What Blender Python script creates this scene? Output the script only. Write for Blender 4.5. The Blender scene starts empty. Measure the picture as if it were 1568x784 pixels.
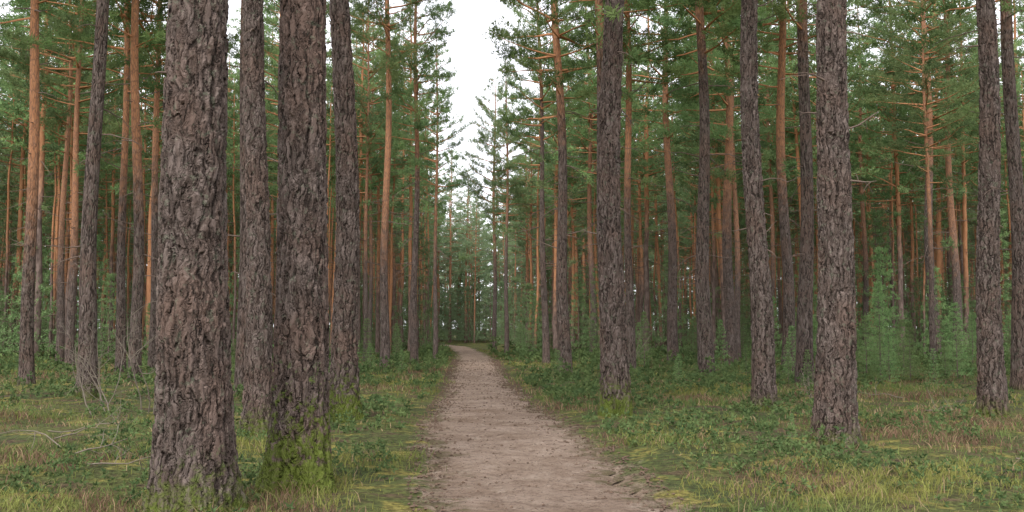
import bpy, math, numpy as np
from math import radians
from mathutils import Vector, Matrix
rng=np.random.default_rng(7)
scene=bpy.context.scene
scene.view_settings.view_transform='Standard'
try: scene.view_settings.look='None'
except: pass
scene.view_settings.exposure=0

# ---------------- noise helpers ----------------
def vn(x,y,seed=0):
    x=np.asarray(x,float); y=np.asarray(y,float)
    ix=np.floor(x).astype(np.int64); iy=np.floor(y).astype(np.int64)
    fx=x-ix; fy=y-iy; fx=fx*fx*(3-2*fx); fy=fy*fy*(3-2*fy)
    def h(i,j):
        n=(i*374761393+j*668265263+seed*982451653)&0xffffffff
        n=((n^(n>>13))*1274126177)&0xffffffff
        return ((n^(n>>16))&0xffff)/65535.0
    return (h(ix,iy)*(1-fx)+h(ix+1,iy)*fx)*(1-fy)+(h(ix,iy+1)*(1-fx)+h(ix+1,iy+1)*fx)*fy
def fb(x,y,s=0): return 0.55*vn(x,y,s)+0.3*vn(x*2.1,y*2.1,s+1)+0.15*vn(x*4.3,y*4.3,s+2)
PY=[-60,0,5,8.1,11.6,15.5,23.6,34,48.6,61.8,84.7,110,200]
PC=[6,.95,.6,.33,.03,-.28,-.68,-1.2,-1.77,-2.6,-4.5,-9.5,-40]
PW=[2,2,2,2.05,2.1,2.05,1.8,1.8,1.9,1.6,1.5,1.5,1.5]
def pc(y): return np.interp(y,PY,PC)
def pw(y): return np.interp(y,PY,PW)
def pdist(x,y): return np.abs(x-pc(y))-pw(y)/2
def gh(x,y):
    x=np.asarray(x,float); y=np.asarray(y,float)
    pd=pdist(x,y); off=np.clip((pd+.25)/0.9,0,1)
    fade=1/(1+(np.hypot(x,y)/120)**2)
    big=0.20*(fb(x/14,y/14,3)-.5)
    hum=(0.17*(fb(x/1.7,y/1.7,11)-.45)+0.06*(vn(x/.45,y/.45,21)-.5))
    return (big+off*(0.05+hum))*fade

# ---------------- mesh helper ----------------
def mk(name,verts,groups,mats,smooth=True,attr=None,col=None):
    me=bpy.data.meshes.new(name)
    verts=np.asarray(verts,np.float32)
    me.vertices.add(len(verts)); me.vertices.foreach_set('co',verts.ravel())
    li=[];ls=[];mi=[];st=0
    for f,m in groups:
        f=np.asarray(f,np.int32)
        if len(f)==0: continue
        n,k=f.shape
        li.append(f.ravel()); ls.append(st+np.arange(n)*k); mi.append(np.full(n,m)); st+=n*k
    li=np.concatenate(li).astype(np.int32); ls=np.concatenate(ls).astype(np.int32); mi=np.concatenate(mi).astype(np.int32)
    me.loops.add(len(li)); me.loops.foreach_set('vertex_index',li)
    me.polygons.add(len(ls)); me.polygons.foreach_set('loop_start',ls)
    for m in mats: me.materials.append(m)
    me.polygons.foreach_set('material_index',mi)
    me.polygons.foreach_set('use_smooth',np.full(len(ls),smooth))
    me.update(calc_edges=True)
    if attr is not None:
        a=me.attributes.new('v','FLOAT','POINT'); a.data.foreach_set('value',np.asarray(attr,np.float32))
    if col is not None:
        a=me.color_attributes.new('Col','FLOAT_COLOR','POINT')
        c=np.ones((len(verts),4),np.float32); c[:,:3]=col; a.data.foreach_set('color',c.ravel())
    return me
def ob(name,me,parent=None,loc=(0,0,0),rot=(0,0,0),sc=(1,1,1)):
    o=bpy.data.objects.new(name,me); scene.collection.objects.link(o)
    o.location=loc;o.rotation_euler=rot;o.scale=sc
    if parent: o.parent=parent
    return o

class Geo:
    def __init__(s): s.v=[];s.a=[];s.g=[];s.n=0
    def add(s,v,f,m,a=0.5):
        v=np.asarray(v,float); s.v.append(v); s.a.append(np.broadcast_to(a,(len(v),)).astype(float)); s.g.append((np.asarray(f)+s.n,m)); s.n+=len(v)
    def tube(s,pts,rad,sides,m,a=.5):
        pts=np.asarray(pts,float); n=len(pts); rad=np.asarray(rad,float)
        t=np.gradient(pts,axis=0); t/=np.linalg.norm(t,axis=1)[:,None]+1e-9
        ref=np.array([0,0,1.]) if abs(t[0,2])<.8 else np.array([1.,0,0])
        u=np.cross(t,ref); u/=np.linalg.norm(u,axis=1)[:,None]+1e-9
        w=np.cross(t,u); th=np.arange(sides)/sides*2*np.pi
        ring=pts[:,None,:]+rad[:,None,None]*(u[:,None,:]*np.cos(th)[None,:,None]+w[:,None,:]*np.sin(th)[None,:,None])
        i=np.arange(n-1)[:,None]*sides; j=np.arange(sides)[None,:]; j2=(j+1)%sides
        f=np.stack([i+j,i+j2,i+sides+j2,i+sides+j],-1).reshape(-1,4)
        s.add(ring.reshape(-1,3),f,m,a)
    def tufts(s,c,d,K,L,W,m,a,spread=1.0):
        c=np.asarray(c);d=np.asarray(d);N=len(c)
        r=rng.normal(size=(N,K,3)); r/=np.linalg.norm(r,axis=2)[:,:,None]
        dd=d[:,None,:]+r*spread; dd/=np.linalg.norm(dd,axis=2)[:,:,None]
        w=np.cross(dd,rng.normal(size=(N,K,3))); w/=np.linalg.norm(w,axis=2)[:,:,None]+1e-9
        L=np.asarray(L,float); W=np.asarray(W,float)
        if L.ndim: L=L[:,None,None]; W=W[:,None,None]
        ln=L*rng.uniform(.6,1.2,(N,K,1)); cc=c[:,None,:]+r*L*.25
        v=np.stack([cc-w*W/2,cc+w*W/2,cc+dd*ln],2).reshape(-1,3)
        f=np.arange(N*K*3).reshape(-1,3)
        s.add(v,f,m,np.repeat(a,K*3) if np.ndim(a) else a)
    def mesh(s,name,mats,smooth=True): return mk(name,np.concatenate(s.v),s.g,mats,smooth,attr=np.concatenate(s.a))

# ---------------- materials ----------------
def newmat(n):
    m=bpy.data.materials.new(n); m.use_nodes=True; nt=m.node_tree; nt.nodes.clear()
    return m,nt
def N(nt,t,**k):
    n=nt.nodes.new(t)
    for a,b in k.items(): n.inputs[a].default_value=b
    return n
def mth(nt,op,a,b=None,c=None,clamp=False):
    n=nt.nodes.new('ShaderNodeMath'); n.operation=op; n.use_clamp=clamp
    for i,x in enumerate((a,b,c)):
        if x is None: continue
        if hasattr(x,'node'): nt.links.new(x,n.inputs[i])
        else: n.inputs[i].default_value=x
    return n.outputs[0]
def sms(nt,x,a,b):
    n=nt.nodes.new('ShaderNodeMapRange'); n.interpolation_type='SMOOTHSTEP'
    nt.links.new(x,n.inputs[0])
    for i,q in ((1,a),(2,b)):
        if hasattr(q,'node'): nt.links.new(q,n.inputs[i])
        else: n.inputs[i].default_value=q
    return n.outputs[0]
def mix(nt,f,a,b,mode='MIX'):
    n=nt.nodes.new('ShaderNodeMix'); n.data_type='RGBA'; n.blend_type=mode
    for s,x in ((n.inputs[0],f),(n.inputs[6],a),(n.inputs[7],b)):
        if hasattr(x,'node'): nt.links.new(x,s)
        elif isinstance(x,(tuple,list)): s.default_value=(*x,1) if len(x)==3 else x
        else: s.default_value=x
    return n.outputs[2]
def vmath(nt,op,a,b=None,scale=None):
    n=nt.nodes.new('ShaderNodeVectorMath'); n.operation=op
    for i,x in enumerate((a,b)):
        if x is None: continue
        if hasattr(x,'node'): nt.links.new(x,n.inputs[i])
        else: n.inputs[i].default_value=x
    if scale is not None: n.inputs[3].default_value=scale
    return n.outputs[0]
def noise(nt,vec,scale,detail=3,rough=.55):
    n=nt.nodes.new('ShaderNodeTexNoise'); n.inputs['Scale'].default_value=scale; n.inputs['Detail'].default_value=detail; n.inputs['Roughness'].default_value=rough
    nt.links.new(vec,n.inputs['Vector']); return n
def oattr(nt,name):
    a=nt.nodes.new('ShaderNodeAttribute'); a.attribute_type='OBJECT'; a.attribute_name=name; return a.outputs['Fac']

def bark(name,deep):
    m,nt=newmat(name)
    tc=nt.nodes.new('ShaderNodeTexCoord'); oi=nt.nodes.new('ShaderNodeObjectInfo')
    co=tc.outputs['Object']
    off=mth(nt,'MULTIPLY',oi.outputs['Random'],53.0)
    cx=nt.nodes.new('ShaderNodeCombineXYZ'); nt.links.new(off,cx.inputs[0]); nt.links.new(off,cx.inputs[1]); nt.links.new(off,cx.inputs[2])
    p=vmath(nt,'ADD',co,cx.outputs[0])
    sx=nt.nodes.new('ShaderNodeSeparateXYZ'); nt.links.new(co,sx.inputs[0])
    big=noise(nt,p,1.3,2).outputs['Fac']
    li=noise(nt,p,13,3,.7).outputs['Fac']
    nz=noise(nt,p,5,1)
    wr=vmath(nt,'SCALE',vmath(nt,'SUBTRACT',nz.outputs['Color'],(.5,.5,.5)),scale=.12)
    p2=vmath(nt,'ADD',p,wr)
    if deep:
        nz2=noise(nt,p,26,2,.6)
        wr2=vmath(nt,'SCALE',vmath(nt,'SUBTRACT',nz2.outputs['Color'],(.5,.5,.5)),scale=.03)
        p2=vmath(nt,'ADD',p2,wr2)
    ps=vmath(nt,'MULTIPLY',p2,(1,1,.20))
    vo=nt.nodes.new('ShaderNodeTexVoronoi'); vo.feature='DISTANCE_TO_EDGE'; vo.inputs['Scale'].default_value=18; nt.links.new(ps,vo.inputs['Vector'])
    e1=sms(nt,vo.outputs['Distance'],0.0,.17)
    fur=noise(nt,vmath(nt,'MULTIPLY',p2,(1,1,.10)),24,2,.6).outputs['Fac']
    flake=noise(nt,vmath(nt,'MULTIPLY',p2,(1,1,.4)),46,3,.7).outputs['Fac']
    fl=mth(nt,'MULTIPLY',mth(nt,'FLOOR',mth(nt,'MULTIPLY',flake,9)),1/9)
    h=mth(nt,'MULTIPLY',e1,.38)
    h=mth(nt,'ADD',h,mth(nt,'MULTIPLY',sms(nt,fur,.34,.60),.50))
    h=mth(nt,'ADD',h,mth(nt,'MULTIPLY',fl,.26))
    pl=noise(nt,vmath(nt,'MULTIPLY',p2,(1,1,.35)),12,2,.6).outputs['Fac']
    plate=mix(nt,sms(nt,pl,.35,.65),(.082,.060,.049),(.145,.113,.097))
    plate=mix(nt,mth(nt,'MULTIPLY',sms(nt,big,.42,.7),.8),plate,(.125,.082,.063))
    c=mix(nt,sms(nt,h,.25,.85),(.026,.019,.015),plate)
    c=mix(nt,mth(nt,'MULTIPLY',sms(nt,flake,.57,.7),.3),c,(.24,.195,.165))
    c=mix(nt,mth(nt,'MULTIPLY',sms(nt,li,.56,.68),.45),c,(.125,.14,.095))
    z=mth(nt,'ADD',sx.outputs[2],mth(nt,'MULTIPLY',mth(nt,'SUBTRACT',nz.outputs['Fac'],.5),3.0))
    orf=sms(nt,mth(nt,'SUBTRACT',z,oattr(nt,'orange_z')),-1.8,2.2)
    oc=mix(nt,pl,(.29,.12,.055),(.46,.23,.11))
    oc=mix(nt,mth(nt,'MULTIPLY',mth(nt,'SUBTRACT',1.0,e1),.7),oc,(.14,.08,.055))
    c=mix(nt,mth(nt,'MULTIPLY',orf,.88),c,oc)
    mz=mth(nt,'SUBTRACT',mth(nt,'MULTIPLY',oattr(nt,'moss'),mth(nt,'SUBTRACT',mth(nt,'MULTIPLY',li,3.4),.9)),sx.outputs[2])
    c=mix(nt,mth(nt,'MULTIPLY',sms(nt,mz,-.15,.4),.85),c,mix(nt,flake,(.055,.08,.012),(.12,.155,.02)))
    c=mix(nt,oattr(nt,'haze_tint'),c,(.27,.21,.19))  # distance haze painted into the bark base colour
    b=N(nt,'ShaderNodeBsdfPrincipled',Roughness=.9); b.inputs['Specular IOR Level'].default_value=.12
    nt.links.new(c,b.inputs['Base Color'])
    o=nt.nodes.new('ShaderNodeOutputMaterial'); nt.links.new(b.outputs[0],o.inputs[0])
    d=N(nt,'ShaderNodeDisplacement',Midlevel=.6,Scale=.045 if deep else .034)
    hm=mth(nt,'MULTIPLY',h,mth(nt,'SUBTRACT',1.0,mth(nt,'MULTIPLY',orf,.7)))
    nt.links.new(hm,d.inputs['Height']); nt.links.new(d.outputs[0],o.inputs['Displacement'])
    m.displacement_method='BOTH' if deep else 'BUMP'
    return m
BARKN=bark('bark_deep',True); BARK=bark('bark',False)
def barkfar():
    m,nt=newmat('bark_distant'); tc=nt.nodes.new('ShaderNodeTexCoord'); co=tc.outputs['Object']
    sx=nt.nodes.new('ShaderNodeSeparateXYZ'); nt.links.new(co,sx.inputs[0])
    n=noise(nt,vmath(nt,'MULTIPLY',co,(1,1,.4)),7,2,.65).outputs['Fac']
    c=mix(nt,sms(nt,n,.35,.65),(.09,.066,.056),(.18,.135,.115))
    z=mth(nt,'ADD',sx.outputs[2],mth(nt,'MULTIPLY',mth(nt,'SUBTRACT',n,.5),4.0))
    orf=sms(nt,mth(nt,'SUBTRACT',z,oattr(nt,'orange_z')),-1.8,2.2)
    c=mix(nt,mth(nt,'MULTIPLY',orf,.9),c,mix(nt,n,(.32,.13,.058),(.50,.25,.12)))
    c=mix(nt,mth(nt,'MULTIPLY',oattr(nt,'haze_tint'),.6),c,(.36,.23,.175))  # far trunks paled in their base colour to imitate air haze
    d=nt.nodes.new('ShaderNodeBsdfDiffuse'); nt.links.new(c,d.inputs[0])
    o=nt.nodes.new('ShaderNodeOutputMaterial'); nt.links.new(d.outputs[0],o.inputs[0]); return m
BARKF=barkfar()

def leafmat(name,a,b,transl=.36):
    m,nt=newmat(name)
    oi=nt.nodes.new('ShaderNodeObjectInfo')
    at=nt.nodes.new('ShaderNodeAttribute'); at.attribute_name='v'
    c=mix(nt,at.outputs['Fac'],a,b)
    hs=nt.nodes.new('ShaderNodeHueSaturation'); nt.links.new(c,hs.inputs['Color'])
    nt.links.new(mth(nt,'ADD',.47,mth(nt,'MULTIPLY',oi.outputs['Random'],.035)),hs.inputs['Hue'])
    nt.links.new(mth(nt,'ADD',.75,mth(nt,'MULTIPLY',oi.outputs['Random'],.6)),hs.inputs['Value'])
    c=mix(nt,oattr(nt,'haze_tint'),hs.outputs[0],(.35,.45,.29))  # aerial haze painted as a paler needle colour, no volume
    d=nt.nodes.new('ShaderNodeBsdfDiffuse'); t=nt.nodes.new('ShaderNodeBsdfTranslucent')
    nt.links.new(c,d.inputs[0]); nt.links.new(c,t.inputs[0])
    mx=nt.nodes.new('ShaderNodeMixShader'); mx.inputs[0].default_value=transl
    nt.links.new(d.outputs[0],mx.inputs[1]); nt.links.new(t.outputs[0],mx.inputs[2])
    o=nt.nodes.new('ShaderNodeOutputMaterial'); nt.links.new(mx.outputs[0],o.inputs[0])
    return m
NEED=leafmat('pine_needles',(.075,.135,.05),(.20,.295,.11))
SPR=leafmat('spruce_needles',(.10,.17,.065),(.20,.30,.12))
def plain(name,col,col2,scale=20,rough=.9):
    m,nt=newmat(name); tc=nt.nodes.new('ShaderNodeTexCoord')
    c=mix(nt,noise(nt,tc.outputs['Object'],scale,3).outputs['Fac'],col,col2)
    b=N(nt,'ShaderNodeBsdfPrincipled',Roughness=rough); b.inputs['Specular IOR Level'].default_value=.15
    nt.links.new(c,b.inputs['Base Color']); o=nt.nodes.new('ShaderNodeOutputMaterial'); nt.links.new(b.outputs[0],o.inputs[0]); return m
DEAD=plain('dead_wood',(.09,.065,.052),(.19,.14,.11),6)
DEADG=plain('dead_twig_grey',(.11,.09,.07),(.26,.22,.17),6)
DEBR=plain('cone_litter',(.05,.033,.024),(.17,.115,.08),9)
def colmat(name,transl=.25):
    m,nt=newmat(name); at=nt.nodes.new('ShaderNodeAttribute'); at.attribute_name='Col'
    d=nt.nodes.new('ShaderNodeBsdfDiffuse'); t=nt.nodes.new('ShaderNodeBsdfTranslucent')
    nt.links.new(at.outputs['Color'],d.inputs[0]); nt.links.new(at.outputs['Color'],t.inputs[0])
    mx=nt.nodes.new('ShaderNodeMixShader'); mx.inputs[0].default_value=transl
    nt.links.new(d.outputs[0],mx.inputs[1]); nt.links.new(t.outputs[0],mx.inputs[2])
    o=nt.nodes.new('ShaderNodeOutputMaterial'); nt.links.new(mx.outputs[0],o.inputs[0]); return m
GRASS=colmat('grass_blades')

def dirt_color(nt,P):
    n1=noise(nt,P,1.1,4).outputs['Fac']; n2=noise(nt,P,26,6,.78).outputs['Fac']; n3=noise(nt,P,6,5,.7).outputs['Fac']
    c=mix(nt,sms(nt,n1,.3,.7),(.265,.188,.135),(.38,.288,.222))
    c=mix(nt,mth(nt,'MULTIPLY',sms(nt,n3,.52,.66),.6),c,(.47,.375,.295))
    c=mix(nt,mth(nt,'MULTIPLY',sms(nt,n3,.48,.36),.65),c,(.18,.122,.088))
    c=mix(nt,mth(nt,'MULTIPLY',sms(nt,n2,.53,.61),.7),c,(.085,.06,.043))
    h=mth(nt,'ADD',mth(nt,'MULTIPLY',n3,1.6),n2)
    return c,h
def groundmat():
    m,nt=newmat('forest_floor'); tc=nt.nodes.new('ShaderNodeTexCoord'); P=tc.outputs['Object']
    at=nt.nodes.new('ShaderNodeAttribute'); at.attribute_name='v'
    a=noise(nt,P,.45,4).outputs['Fac']; b=noise(nt,P,1.7,5,.65).outputs['Fac']; c3=noise(nt,P,14,5,.7).outputs['Fac']
    c=mix(nt,sms(nt,a,.35,.65),(.07,.095,.034),(.135,.15,.045))
    c=mix(nt,mth(nt,'MULTIPLY',sms(nt,b,.52,.64),.85),c,(.30,.255,.07))
    c=mix(nt,mth(nt,'MULTIPLY',sms(nt,b,.48,.37),.85),c,(.13,.086,.055))
    c=mix(nt,sms(nt,c3,.38,.62),mix(nt,.7,c,(.025,.02,.012)),c)
    d,_=dirt_color(nt,P)
    e=mth(nt,'ADD',at.outputs['Fac'],mth(nt,'MULTIPLY',mth(nt,'SUBTRACT',noise(nt,P,3.5,5,.7).outputs['Fac'],.5),1.6))
    c=mix(nt,sms(nt,e,.35,.75),c,mix(nt,.4,d,(.11,.08,.05)))
    bs=N(nt,'ShaderNodeBsdfPrincipled',Roughness=.95); bs.inputs['Specular IOR Level'].default_value=.1
    nt.links.new(c,bs.inputs['Base Color'])
    bp=N(nt,'ShaderNodeBump',Strength=1.0,Distance=.07); nt.links.new(c3,bp.inputs['Height']); nt.links.new(bp.outputs[0],bs.inputs['Normal'])
    o=nt.nodes.new('ShaderNodeOutputMaterial'); nt.links.new(bs.outputs[0],o.inputs[0]); return m
def pathmat():
    m,nt=newmat('path_dirt'); tc=nt.nodes.new('ShaderNodeTexCoord'); P=tc.outputs['Object']
    c,h=dirt_color(nt,P)
    at=nt.nodes.new('ShaderNodeAttribute'); at.attribute_name='v'
    e=mth(nt,'ADD',at.outputs['Fac'],mth(nt,'MULTIPLY',mth(nt,'SUBTRACT',noise(nt,P,3.2,5,.72).outputs['Fac'],.5),2.0))
    c=mix(nt,mth(nt,'MULTIPLY',sms(nt,e,.7,1.05),.85),c,mix(nt,noise(nt,P,9,4,.7).outputs['Fac'],(.07,.052,.035),(.18,.16,.07)))
    bs=N(nt,'ShaderNodeBsdfPrincipled',Roughness=.95); bs.inputs['Specular IOR Level'].default_value=.1
    nt.links.new(c,bs.inputs['Base Color'])
    bp=N(nt,'ShaderNodeBump',Strength=1.0,Distance=.07); nt.links.new(h,bp.inputs['Height']); nt.links.new(bp.outputs[0],bs.inputs['Normal'])
    o=nt.nodes.new('ShaderNodeOutputMaterial'); nt.links.new(bs.outputs[0],o.inputs[0]); return m
GM=groundmat(); PM=pathmat()

# ---------------- ground ----------------
u=np.linspace(-1,1,521); gx=14*u+ np.sign(u)*np.abs(u)**5*900
vv=np.linspace(-.55,1,560); gy=26*vv+5+np.sign(vv)*np.abs(vv)**5*1100
X,Y=np.meshgrid(gx,gy); Z=gh(X,Y)
nx=len(gx); i=np.arange(len(gy)-1)[:,None]*nx; j=np.arange(nx-1)[None,:]
F=np.stack([i+j,i+j+1,i+j+1+nx,i+j+nx],-1).reshape(-1,4)
pm=np.clip(.5-pdist(X,Y)/.9,0,1)
Z=Z-0.04*np.clip(-pdist(X,Y)/.2,0,1)
ob('ground',mk('ground',np.stack([X,Y,Z],-1).reshape(-1,3),[(F,0)],[GM],attr=pm.ravel()))
ys=np.concatenate([np.arange(-12,30,.05),np.arange(30,70,.2),np.arange(70,140,.6)])
ts=np.linspace(-1,1,49); 
wl=pw(ys)/2+ .6*(fb(ys/1.0,ys*0+3,5)-.5)+.3*(vn(ys/.22,ys*0,8)-.5); wr=pw(ys)/2+ .6*(fb(ys/1.0,ys*0+9,6)-.5)+.3*(vn(ys/.22,ys*0,9)-.5)
T,YY=np.meshgrid(ts,ys); W=np.where(T<0,wl[:,None],wr[:,None]); XX=pc(YY)+T*W
ZZ=gh(XX,YY)+.018-.04*np.abs(T)**8 + .06*(fb(XX/.38,YY/.38,31)-.5)*(1-T**2)
nx=len(ts); i=np.arange(len(ys)-1)[:,None]*nx; j=np.arange(nx-1)[None,:]
F=np.stack([i+j,i+j+1,i+j+1+nx,i+j+nx],-1).reshape(-1,4)
ob('dirt_path',mk('dirt_path',np.stack([XX,YY,ZZ],-1).reshape(-1,3),[(F,0)],[PM],attr=np.abs(T).ravel()))

# ---------------- vegetation on the ground ----------------
def wedge(n,d0,d1,p=1.3,half=.66):
    d=d0+rng.random(n)**p*(d1-d0); a=rng.uniform(-half,half,n)
    return d*np.tan(a),d
def grass(n,d0,d1,p):
    x,y=wedge(n,d0,d1,p)
    pd=pdist(x,y)+1.0*(fb(x/.55,y/.55,44)-.5)
    dens=fb(x/1.9,y/1.9,51)
    keep=(pd>.0)&((rng.random(n)<np.clip((dens-.41)*4,.11,1)))
    keep&=(pd>.5)|(rng.random(n)<pd*1.6+.25)
    x,y,dens=x[keep],y[keep],dens[keep]; n=len(x)
    cl=fb(x/.35,y/.35,61)
    h=(.03+.13*np.clip(dens-.28,0,1)+.19*np.clip(cl-.45,0,1))*rng.uniform(.5,1.35,n)*1.1
    w=.003+.0006*y
    th=rng.uniform(0,2*np.pi,n); ph=rng.uniform(0,2*np.pi,n); bend=h*rng.uniform(.2,1.3,n)
    z=gh(x,y)-.01
    wx,wy=np.cos(th)*w/2,np.sin(th)*w/2; bx,by=np.cos(ph)*bend,np.sin(ph)*bend
    v=np.empty((n,5,3))
    v[:,0]=np.stack([x-wx,y-wy,z],1); v[:,1]=np.stack([x+wx,y+wy,z],1)
    v[:,2]=np.stack([x+wx*.8+bx*.3,y+wy*.8+by*.3,z+h*.6],1); v[:,3]=np.stack([x-wx*.8+bx*.3,y-wy*.8+by*.3,z+h*.6],1)
    v[:,4]=np.stack([x+bx,y+by,z+h],1)
    b=np.arange(n)[:,None]*5
    q=b+np.array([[0,1,2,3]]); t=b+np.array([[3,2,4]])
    k=fb(x/2.3,y/2.3,71)[:,None]; r=rng.random((n,1))
    c=np.array([.08,.12,.038])*(1-r)+np.array([.165,.205,.065])*r
    f=np.clip((k-.50)/.12,0,1); c=c*(1-.6*f)+np.array([.27,.25,.07])*.6*f
    c=c*(.65+.7*fb(x/.9,y/.9,131)[:,None])
    straw=rng.random((n,1))<(.13+.35*(k<.41)); c=np.where(straw,np.array([.32,.235,.135])*(.45+.8*r),c)
    heath=(fb(x/2.5,y/2.5,81)[:,None]>.55); c=np.where(heath&(rng.random((n,1))<.65),np.array([.18,.115,.075])*(.6+.8*r),c)
    return v.reshape(-1,3),q,t,np.repeat(c,5,0)
v,q,t,c=grass(400000,3.2,70,1.45)
ob('grass',mk('grass',v,[(q,0),(t,0)],[GRASS],False,col=c))
n=46000; x,y=wedge(n,3.5,62,1.15); pd=pdist(x,y); k=fb(x/1.5,y/1.5,91)
kp=(pd>.3)&(k>.545); x,y,k=x[kp],y[kp],k[kp]; n=len(x)
g=Geo(); hgt=rng.uniform(.01,.6,n)*np.clip(k-.48,0,.4)*(1+.03*y)*1.5; cc=np.stack([x,y,gh(x,y)+hgt],1)
r=rng.random(n); S=.009+.0014*y
g.tufts(cc+rng.normal(0,.02,cc.shape),np.tile([0,0,.4],(n,1)),8,S*2.2,S*1.2,0,r,1.2)
r3=np.repeat(r,24)[:,None]; col=np.array([.065,.105,.042])*(1-r3)+np.array([.13,.175,.065])*r3
ob('bilberry_shrub_cover',mk('bilberry',np.concatenate(g.v),g.g,[GRASS],False,col=col))
# cones and bark bits on the path
n=9000; y=3.5+rng.random(n)**1.4*45; s=np.sign(rng.normal(size=n)); tt=1-np.abs(rng.normal(size=n))*.3
tt=np.where(rng.random(n)<.35,rng.uniform(0,1,n),tt)
x=pc(y)+s*tt*(pw(y)/2+.15); z=gh(x,y)+.018
R=(.003+.012*rng.random(n)**2)*(1+.025*y)
oct_=np.array([[1.6,0,0],[-1.5,0,0],[0,1,0],[0,-1,0],[.1,0,.8],[0,0,-.8]])
th=rng.uniform(0,6.28,n); ca,sa=np.cos(th),np.sin(th)
P=oct_[None]*R[:,None,None]*rng.uniform(.7,1.3,(n,6,1))
Pv=np.stack([P[...,0]*ca[:,None]-P[...,1]*sa[:,None]+x[:,None],P[...,0]*sa[:,None]+P[...,1]*ca[:,None]+y[:,None],P[...,2]+z[:,None]],-1)
of=np.array([[0,2,4],[2,1,4],[1,3,4],[3,0,4],[2,0,5],[1,2,5],[3,1,5],[0,3,5]])
F=(np.arange(n)[:,None,None]*6+of[None]).reshape(-1,3)
ob('cone_and_bark_litter',mk('litter',Pv.reshape(-1,3),[(F,0)],[DEBR],False))

# ---------------- pine crown prototypes ----------------
def branch_pts(z,az,L,rise,tip,n=6,start=0):
    t=np.linspace(0,1,n); wob=rng.normal(0,.05,n)*L*t
    r=start+t*L; zz=z+rise*L*t+tip*L*t**2.2
    a=az+wob/(L+.3)
    return np.stack([np.cos(a)*r,np.sin(a)*r,zz+rng.normal(0,.02,n)*L*t],1)
def needles_on(g,b,L,nsub,K,NL,NW,mt,mb,t0=.3,step=.1):
    C=[];D=[];n=len(b)
    for s in range(nsub):
        t=rng.uniform(t0,1)
        f=t*(n-1); k=min(int(f),n-2); p=b[k]+(b[k+1]-b[k])*(f-k); d=(b[k+1]-b[k]); d/=np.linalg.norm(d)+1e-9
        an=rng.choice([-1,1])*rng.uniform(.4,1.1)
        ca,sa=math.cos(an),math.sin(an); dd=np.array([d[0]*ca-d[1]*sa,d[0]*sa+d[1]*ca,d[2]*.5+rng.uniform(.0,.5)])
        sl=L*rng.uniform(.14,.34)*(1.25-t*.6)+.12
        m=max(2,int(sl/step)); q=np.linspace(.3,1,m)[:,None]
        C.append(p+dd*sl*q+rng.normal(0,.05,(m,3))); D.append(np.tile(dd,(m,1)))
    m=5; q=np.linspace(.7,1.03,m)[:,None]; C.append(b[-2]+(b[-1]-b[-2])*q+rng.normal(0,.04,(m,3))); D.append(np.tile(b[-1]-b[-2],(m,1)))
    C=np.concatenate(C);D=np.concatenate(D); D/=np.linalg.norm(D,axis=1)[:,None]+1e-9; D[:,2]+=.3
    base=rng.uniform(-.15,.75); g.tufts(C,D*.7,K,NL,NW,mt,np.clip(base+rng.uniform(0,.45,len(C)),0,1),1.0)
def crown(g,z0,H,Rm,mt,mb,dens=1.,K=6,dead=12,NL=.15,NW=.036,step=.1,nper=8,dz=(.4,.75)):
    z=z0
    while z<H-.25:
        f=(z-z0)/(H-z0)
        prof=(min(1,.55+f*2.2))*(1-max(0,(f-.25)/.75)**1.7)+.12
        nb=max(2,int(round(rng.uniform(2.4,4.6)*dens)))
        if f<.12: nb=rng.integers(1,3)
        az0=rng.uniform(0,6.28)
        for b in range(nb):
            L=Rm*prof*rng.uniform(.55,1.25); az=az0+b*6.28/nb+rng.normal(0,.35)
            p=branch_pts(z+rng.normal(0,.1),az,L,rng.uniform(-.12,.15)+f*.45,rng.uniform(-.05,.28))
            g.tube(p,np.linspace(.012+.014*L,.005,len(p)),3,mb)
            needles_on(g,p,L,max(4,int(nper*L)),K,NL,NW,mt,mb,step=step)
        z+=rng.uniform(*dz)
    for _ in range(dead):
        zz=rng.uniform(z0*.4,z0+.5); L=rng.uniform(.4,2.1)*(.5+.6*zz/z0)
        p=branch_pts(zz,rng.uniform(0,6.28),L,rng.uniform(-.3,.15),rng.uniform(-.3,.15))
        g.tube(p,np.linspace(.02,.005,6),3,3)
MATS=[BARK,NEED,SPR,DEAD,BARKN,BARKF]
def rprof(z,H,r0): return r0*(.78+.22*np.exp(-z/2.5))*np.clip(1-z/H,0.0,1)**.62+.012
crowns=[]
for i in range(5):
    g=Geo(); crown(g,0.0001,12.0,2.2+.22*i,1,5,1.0,dead=0); crowns.append(g.mesh('pine_crown',MATS))
far=[]
for i in range(9):
    g=Geo(); H=19.5+rng.uniform(-2,3); z0=rng.uniform(6.,9.5)
    zz=np.linspace(-.2,H,26); wob=np.cumsum(rng.normal(0,.03,(26,2)),0)
    g.tube(np.column_stack([wob-wob[0],zz]),rprof(np.clip(zz,0,H),H,rng.uniform(.12,.18)),8,5)
    crown(g,z0,H,rng.uniform(1.8,2.4),1,5,.95,K=4,dead=20,NL=.20,NW=.062,step=.15,nper=6,dz=(.44,.8))
    far.append(g.mesh('distant_pine',MATS))
poles=[]
for i in range(4):
    g=Geo(); H=15+rng.uniform(-2,2); zz=np.linspace(-.2,H,18); wob=np.cumsum(rng.normal(0,.03,(18,2)),0)
    g.tube(np.column_stack([wob-wob[0],zz]),rprof(np.clip(zz,0,H),H,rng.uniform(.07,.11)),7,5)
    crown(g,H-5.5,H,1.1,1,5,.8,K=4,dead=12,NL=.2,NW=.064,step=.16,nper=5,dz=(.5,.9))
    poles.append(g.mesh('thin_pine',MATS))
edge=[]
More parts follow.
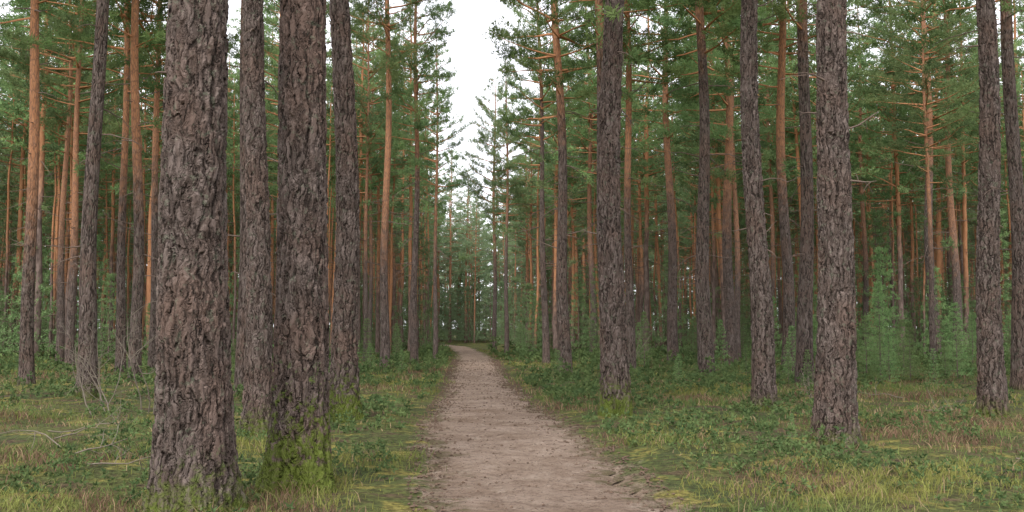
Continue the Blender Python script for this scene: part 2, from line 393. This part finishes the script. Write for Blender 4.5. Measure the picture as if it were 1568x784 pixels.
for i in range(4):
    g=Geo(); H=15+rng.uniform(-2,2)
    zz=np.linspace(-.2,H,12)
    g.tube(np.column_stack([zz*0,zz*0,zz]),rprof(np.clip(zz,0,H),H,.13),6,5)
    crown(g,.5,H,2.3,1,5,1.0,K=4,dead=0,NL=.34,NW=.14,step=.26,nper=4,dz=(.5,.9))
    edge.append(g.mesh('forest_edge_pine',MATS))
spr=[]
for i in range(4):
    g=Geo(); H=5.0; zz=np.linspace(-.1,H,10); g.tube(np.column_stack([zz*0,zz*0,zz]),.05*(1-zz/H*.93),6,5)
    z=.35
    while z<H-.1:
        f=z/H; nb=5; a0=rng.uniform(0,6.28)
        for b in range(nb):
            L=(1-f)**.85*1.25*rng.uniform(.5,1.2)+.08
            p=branch_pts(z,a0+b*1.257+rng.normal(0,.2),L,-.12+f*.5,.12)
            g.tube(p,np.linspace(.012,.003,6),3,5); needles_on(g,p,L,max(3,int(6*L)),5,.11,.034,2,5,.12,.11)
        z+=rng.uniform(.22,.4)
    spr.append(g.mesh('young_spruce',MATS))

# x, y, dia(1m), lean x, lean y, orange z, H, crown base, moss, dead
TREES=[
(-2.42,7.75,.535,-.019,0,9,22,10,.45,3),(-1.86,8.8,.46,0,0,10,22,10.5,.85,5),
(-2.52,15.1,.37,-.02,.0,9,21,10,.7,9),(-3.37,13.3,.33,-.018,0,9.5,20,10,.4,8),
(-5.48,20.4,.30,-.005,0,9,20,10,.3,8),(-8.9,21.,.37,.0,0,10,21,10.5,.3,22),
(-12.3,25.4,.32,-.012,0,4.4,20,9,.1,18),(-10.5,27.9,.32,-.02,0,5.8,21,9.5,.1,16),
(-12.4,31.7,.29,-.01,0,6.,20,9.,.1,18),(-12.2,34.,.28,-.01,0,6.5,20,8.5,.1,16),
(-4.69,36.9,.34,0,0,4.8,21,10,.1,14),(-3.9,40.,.29,.0,0,8,18,7.5,.1,34),
(-3.5,45.7,.19,0,0,5,15,6.5,.1,18),(-7.7,54,.22,0,0,5,19,8,.1,10),(-6.9,47,.2,0,0,5,18,8,.1,10),
(1.68,16.3,.42,.0,0,10,21,10,.6,14),(2.45,25,.32,-.028,0,9,21,9,.1,26),(3.93,33,.29,-.005,0,6.,20,9,.1,20),
(1.71,31.7,.40,-.023,0,8.5,20,8.3,.1,36),(1.37,40.,.26,-.02,0,11,18,8.0,.1,34),
(6.0,30.9,.48,-.003,0,11,21,9.,.1,38),(6.78,42,.44,-.013,0,7,21,9,.1,28),
(4.44,17.7,.38,-.012,0,10,21,8.8,.3,32),(3.90,12.2,.43,.03,0,9,22,10,.3,10),
(7.69,26.3,.43,.02,0,10,21,9.5,.1,22),(9.1,33,.41,.0,0,6.5,20,9,.1,20),
(8.76,40,.47,.0,0,6,21,8.5,.1,28),(7.83,16.3,.38,.0,0,9.5,21,10,.3,13),
(12.2,24,.42,.005,0,10,21,9.5,.1,16),(18.6,44,.46,.0,0,8.5,21,9.5,.1,26),
(20.4,45.7,.42,-.01,0,5,21,9,.1,20),(19.5,55,.34,.0,0,5.5,20,9,.1,16),(26.,68,.30,0,0,8,20,9,.1,14),
(4.07,50,.34,-.012,0,5,19,8,.1,20),(-1.1,62,.27,0,0,6,17,7,.1,14),(-.3,57,.25,0,0,7,17,7,.1,14),
(10.6,47,.3,0,0,4.5,20,8,.1,16),(13.6,52,.28,0,0,5,20,8,.1,16),(16,38,.2,0,0,5,15,7,.1,16),
(-16.8,38,.3,0,0,4.5,20,9,.1,14),(-19,42,.3,0,0,5,20,9,.1,14),(-9.6,42,.26,0,0,5,20,8,.1,12),
(-9.5,11,.4,0,0,9,21,10,.2,6),(-15.5,22,.35,0,0,8,20,10,.2,6),(10.6,13,.4,0,0,9,21,10,.2,6),(16.5,25,.4,0,0,8,20,10,.2,6),(20,31,.4,0,0,8,20,10,.2,6),(-21,32,.35,0,0,8,20,10,.2,6)]
for k,(x,y,D,lx,ly,oz,H,zc,moss,dead) in enumerate(TREES):
    d=math.hypot(x,y); near=d<19
    st=.0019*d if near else .15
    seg=int(min(150,max(14,2*math.pi*D/2/ (.0018*d)))) if near else 16
    ztop=min(8.5,1.5+d*.36)
    zz=np.concatenate([np.arange(-.25,ztop,st),np.linspace(ztop,H,30)])
    r0=D/2/.92
    th=np.arange(seg)/seg*2*np.pi
    ph=rng.uniform(0,6.28,3); kk=rng.integers(3,5)
    r=rprof(np.clip(zz,0,H),H,r0)[:,None]*np.ones((1,seg))
    fl=np.exp(-np.clip(zz+.1,0,99)/.28)[:,None]
    r*=1+(.34+.4*moss)*fl*(.65+.45*np.cos(kk*th+ph[0])+.25*np.cos(2*th+ph[1]))
    r*=1+.03*np.cos(2*th+ph[2]+zz[:,None]*.3)+.06*(fb(th[None,:]*0+zz[:,None]*1.3,np.cos(th)[None,:]*1.5+k*7+zz[:,None]*0,3)-.5)
    wa=.06*D/.3*(1 if k>1 else .4)
    cxx=lx*zz+wa*np.sin(zz*.55+ph[0])*np.clip(zz/3,0,1); cyy=ly*zz+wa*np.sin(zz*.45+ph[1])*np.clip(zz/3,0,1)
    V=np.stack([cxx[:,None]+r*np.cos(th),cyy[:,None]+r*np.sin(th),np.broadcast_to(zz[:,None],r.shape)],-1).reshape(-1,3)
    i=np.arange(len(zz)-1)[:,None]*seg; j=np.arange(seg)[None,:]; j2=(j+1)%seg
    F=np.stack([i+j,i+j2,i+seg+j2,i+seg+j],-1).reshape(-1,4)
    g=Geo(); g.add(V,F,4 if near else 0)
    for _ in range(dead):
        z=rng.uniform(1.8,7.5) if dead<15 else rng.uniform(2.8,zc+1)
        hi=z/zc
        L=(rng.uniform(.08,.4) if rng.random()<.5 else rng.uniform(.5,2.0))*(.35+.75*hi)
        if near: L*=.4
        ra=float(rprof(np.array(z),H,r0))*.8
        p=branch_pts(z,rng.uniform(0,6.28),L,rng.uniform(-.35,.35),rng.uniform(-.5,.3),start=ra)
        p[:,0]+=np.interp(z,zz,cxx); p[:,1]+=np.interp(z,zz,cyy)
        g.tube(p,np.linspace(.014+.004*L,.004,6),5,3)
        if L>.7 or (near and L>.25):
            for s in range(rng.integers(1,5)):
                q=rng.integers(2,5); dd=rng.normal(0,.2,3)*min(1,L+.2)+(p[5]-p[3])*.4
                g.tube(np.array([p[q],p[q]+dd*.6,p[q]+dd+[0,0,-.04]]),[.007,.005,.003],3,3)
            if hi>.6 and rng.random()<.4: needles_on(g,p,L,max(3,int(5*L)),6,.15,.036,1,3,.55)
    me=g.mesh('pine_trunk',MATS)
    t=ob('pine_tree',me,loc=(x,y,float(gh(x,y))-.04))
    t['orange_z']=float(oz); t['moss']=float(moss); t['haze_tint']=float(np.clip((y-30)/120,0,.2))  # last property: amount of haze painted into the bark colour by distance
    s=(H-zc+.3)/12.0; cs=s*(1.05 if d>24 else .9)*(.8 if D<.3 else 1)
    if abs(x+.038*y)<3.6 and y>28: cs*=.8
    c=ob('crown',crowns[k%5],t,loc=(np.interp(zc,zz,cxx),np.interp(zc,zz,cyy),zc),rot=(0,lx,rng.uniform(0,6.28)),sc=(cs,cs,s))
    c['orange_z']=-5.0; c['moss']=-9.0; c['haze_tint']=float(np.clip((y-30)/120,0,.2))

# ---------------- the forest behind ----------------
def haze_tint(y): return float(np.clip((y-38)/100,0,1)*.7)  # painted haze: farther trees get paler base colours
root=bpy.data.objects.new('distant_pine_forest',None); scene.collection.objects.link(root)
tx=np.array([t[0] for t in TREES]); ty=np.array([t[1] for t in TREES])
sp=4.0
for yy in np.arange(38,128,sp):
    for xx in np.arange(-96,96,sp):
        x=xx+rng.uniform(-1.9,1.9); y=yy+rng.uniform(-1.9,1.9)
        if abs(x)>.66*y+3: continue
        if y<46: continue
        if abs(x-float(pc(y)))<2.8 and y<90: continue
        if abs(x+.036*y)<3.2 and y<104: continue
        if np.min(np.hypot(tx-x,ty-y))<1.9: continue
        sc=rng.uniform(.82,1.14)
        if abs(x+.036*y)<6: sc*=.84
        o=ob('pine',far[rng.integers(0,len(far))],root,loc=(x,y,float(gh(x,y))-.05),rot=(rng.normal(0,.012),rng.normal(0,.012),rng.uniform(0,6.28)),sc=(sc*rng.uniform(.85,1.15),)*2+(sc,))
        o['orange_z']=float(rng.uniform(1.,8)); o['moss']=.05; o['haze_tint']=haze_tint(y)
n=0
while n<260:
    y=rng.uniform(48,112); x=rng.uniform(-.62,.62)*y
    if abs(x-float(pc(y)))<2.4 or abs(x+.036*y)<2.8: continue
    sc=rng.uniform(.7,1.15)
    o=ob('thin_pine',poles[rng.integers(0,4)],root,loc=(x,y,float(gh(x,y))-.05),rot=(rng.normal(0,.02),rng.normal(0,.02),rng.uniform(0,6.28)),sc=(sc,)*3)
    o['orange_z']=float(rng.uniform(.5,6)); o['moss']=.0; o['haze_tint']=haze_tint(y); n+=1
for yy,off in ((128,0),(134,2),(141,1),(149,3)):
    for xx in np.arange(-100,100,4.2):
        x=xx+off+rng.uniform(-1.2,1.2); y=yy+rng.uniform(-2,2); sc=rng.uniform(.85,1.25)
        if abs(x)>.66*y+3: continue
        o=ob('edge_pine',edge[rng.integers(0,4)],root,loc=(x,y,-.1),rot=(0,0,rng.uniform(0,6.28)),sc=(sc*1.1,sc*1.1,sc))
        o['orange_z']=2.; o['moss']=0.; o['haze_tint']=haze_tint(y)
r2=bpy.data.objects.new('spruce_undergrowth',None); scene.collection.objects.link(r2)
n=0
while n<450:
    if n<240:
        y=rng.uniform(46,120); x=rng.uniform(-.62,.62)*y
        if abs(x-float(pc(y)))<2.6 or (abs(x+.038*y)<2.4 and y<95): continue
        if x<-8 and rng.random()<.5: continue
        s=rng.uniform(.25,1.0)**1.3*1.7
    elif n<275: y=rng.uniform(98,128); x=rng.uniform(-14,7); s=rng.uniform(.5,1.6)
    elif n<305: y=rng.uniform(120,128); x=rng.uniform(-75,-5); s=rng.uniform(.8,1.6)
    else:
        y=rng.uniform(25,60); x=rng.uniform(-.35,.6)*y; s=rng.uniform(.06,.36)*(.5+y/90)
        if x>7: s*=1.3
        if abs(x-float(pc(y)))<2.2: continue
    o=ob('spruce',spr[rng.integers(0,4)],r2,loc=(x,y,float(gh(x,y))-.05),rot=(0,0,rng.uniform(0,6.28)),sc=(s*.9,s*.9,s)); o['orange_z']=99.; o['moss']=0.; o['haze_tint']=haze_tint(y); n+=1
for (x,y,s) in [(11.6,31.5,.6),(13.4,36,.9),(12.9,29,.45),(4.9,37,.42),(17.,40,.8),(3.45,12.4,.08),(-5.2,33,.3),(15.2,33,.4),(9.9,38,.55),(-14.5,40,.5),(-7.5,44,.5),(10.3,28,.3),(6.9,33,.35)]:
    o=ob('spruce_sapling',spr[rng.integers(0,4)],loc=(x,y,float(gh(x,y))-.02),rot=(0,0,rng.uniform(0,6)),sc=(s*.8,s*.8,s)); o['orange_z']=99.; o['moss']=0.; o['haze_tint']=0.

# ---------------- bare shrubs and fallen twigs ----------------
def twiggy(g,p,d,L,r,lev):
    n=5; pts=[np.array(p,float)]; d=np.array(d,float); d/=np.linalg.norm(d)
    for _ in range(n):
        d=d+rng.normal(0,.16,3); d/=np.linalg.norm(d); pts.append(pts[-1]+d*L/n)
    g.tube(np.array(pts),np.linspace(r,r*.35,n+1),4,0)
    if lev>0:
        for _ in range(rng.integers(3,6)):
            k=rng.integers(1,n+1); twiggy(g,pts[k],d+rng.normal(0,.6,3),L*rng.uniform(.35,.6),r*.5,lev-1)
for (x,y,L) in [(-6.9,17,1.8),(-6.3,17.4,2.1),(-7.6,18.6,1.5),(8.3,30,1.5),(4.2,36,2.2),(3.9,33,1.5),(6.0,20,.7)]:
    g=Geo()
    for _ in range(3): twiggy(g,(rng.normal(0,.08),rng.normal(0,.08),-.03),(rng.normal(0,.35),rng.normal(0,.35),1),L*rng.uniform(.6,1),.007+.003*L,2)
    ob('bare_shrub',g.mesh('bare_shrub',[DEADG]),loc=(x,y,float(gh(x,y))))
for (x,y,L,a) in [(-6.0,13,.8,.2),(-5.2,11.6,.9,2.6),(-5.6,12.3,.8,1.2),(-4.6,10.6,.7,.6),(6.6,16,.8,.3),(7.6,19.5,.8,2.2),(5.2,10.4,.6,.5),(-4.0,9.5,.6,.4)]:
    g=Geo(); twiggy(g,(0,0,.06),(math.cos(a),math.sin(a),.05),L,.009,2)
    ob('fallen_branch',g.mesh('fallen_branch',[DEADG]),loc=(x,y,float(gh(x,y))+.02))

# ---------------- sky, sun, camera ----------------
w=bpy.data.worlds.new('World'); scene.world=w; w.use_nodes=True; nt=w.node_tree; nt.nodes.clear()
sk=nt.nodes.new('ShaderNodeTexSky'); sk.sky_type='NISHITA'; sk.sun_disc=False; sk.sun_elevation=radians(48); sk.sun_rotation=radians(200); sk.air_density=1.0; sk.dust_density=2.0
bw=nt.nodes.new('ShaderNodeRGBToBW'); nt.links.new(sk.outputs[0],bw.inputs[0])
grey=nt.nodes.new('ShaderNodeCombineColor')
tc=nt.nodes.new('ShaderNodeTexCoord'); cl=noise(nt,tc.outputs['Generated'],3.5,5,.6).outputs['Fac']
lum=mth(nt,'MULTIPLY',mth(nt,'ADD',bw.outputs[0],11.2),mth(nt,'ADD',.75,mth(nt,'MULTIPLY',cl,.5)))
for i,q in enumerate((.985,.98,1.045)): nt.links.new(mth(nt,'MULTIPLY',lum,q),grey.inputs[i])
c=mix(nt,.9,sk.outputs[0],grey.outputs[0])
bg=nt.nodes.new('ShaderNodeBackground'); bg.inputs['Strength'].default_value=.15; nt.links.new(c,bg.inputs[0])
o=nt.nodes.new('ShaderNodeOutputWorld'); nt.links.new(bg.outputs[0],o.inputs[0])
L=bpy.data.lights.new('sun','SUN'); L.energy=2.9; L.angle=radians(16); L.color=(1,.965,.92)
so=bpy.data.objects.new('sun',L); scene.collection.objects.link(so)
el=radians(48); az=radians(200)
dirv=Vector((math.sin(az)*math.cos(el),math.cos(az)*math.cos(el),math.sin(el)))
so.rotation_euler=dirv.to_track_quat('Z','Y').to_euler()
cam=bpy.data.cameras.new('camera'); cam.lens=35; cam.sensor_width=36; cam.clip_end=3000; cam.clip_start=.05
co=bpy.data.objects.new('camera',cam); scene.collection.objects.link(co)
co.location=(0,0,1.5); co.rotation_euler=(radians(94.2),0,0); scene.camera=co
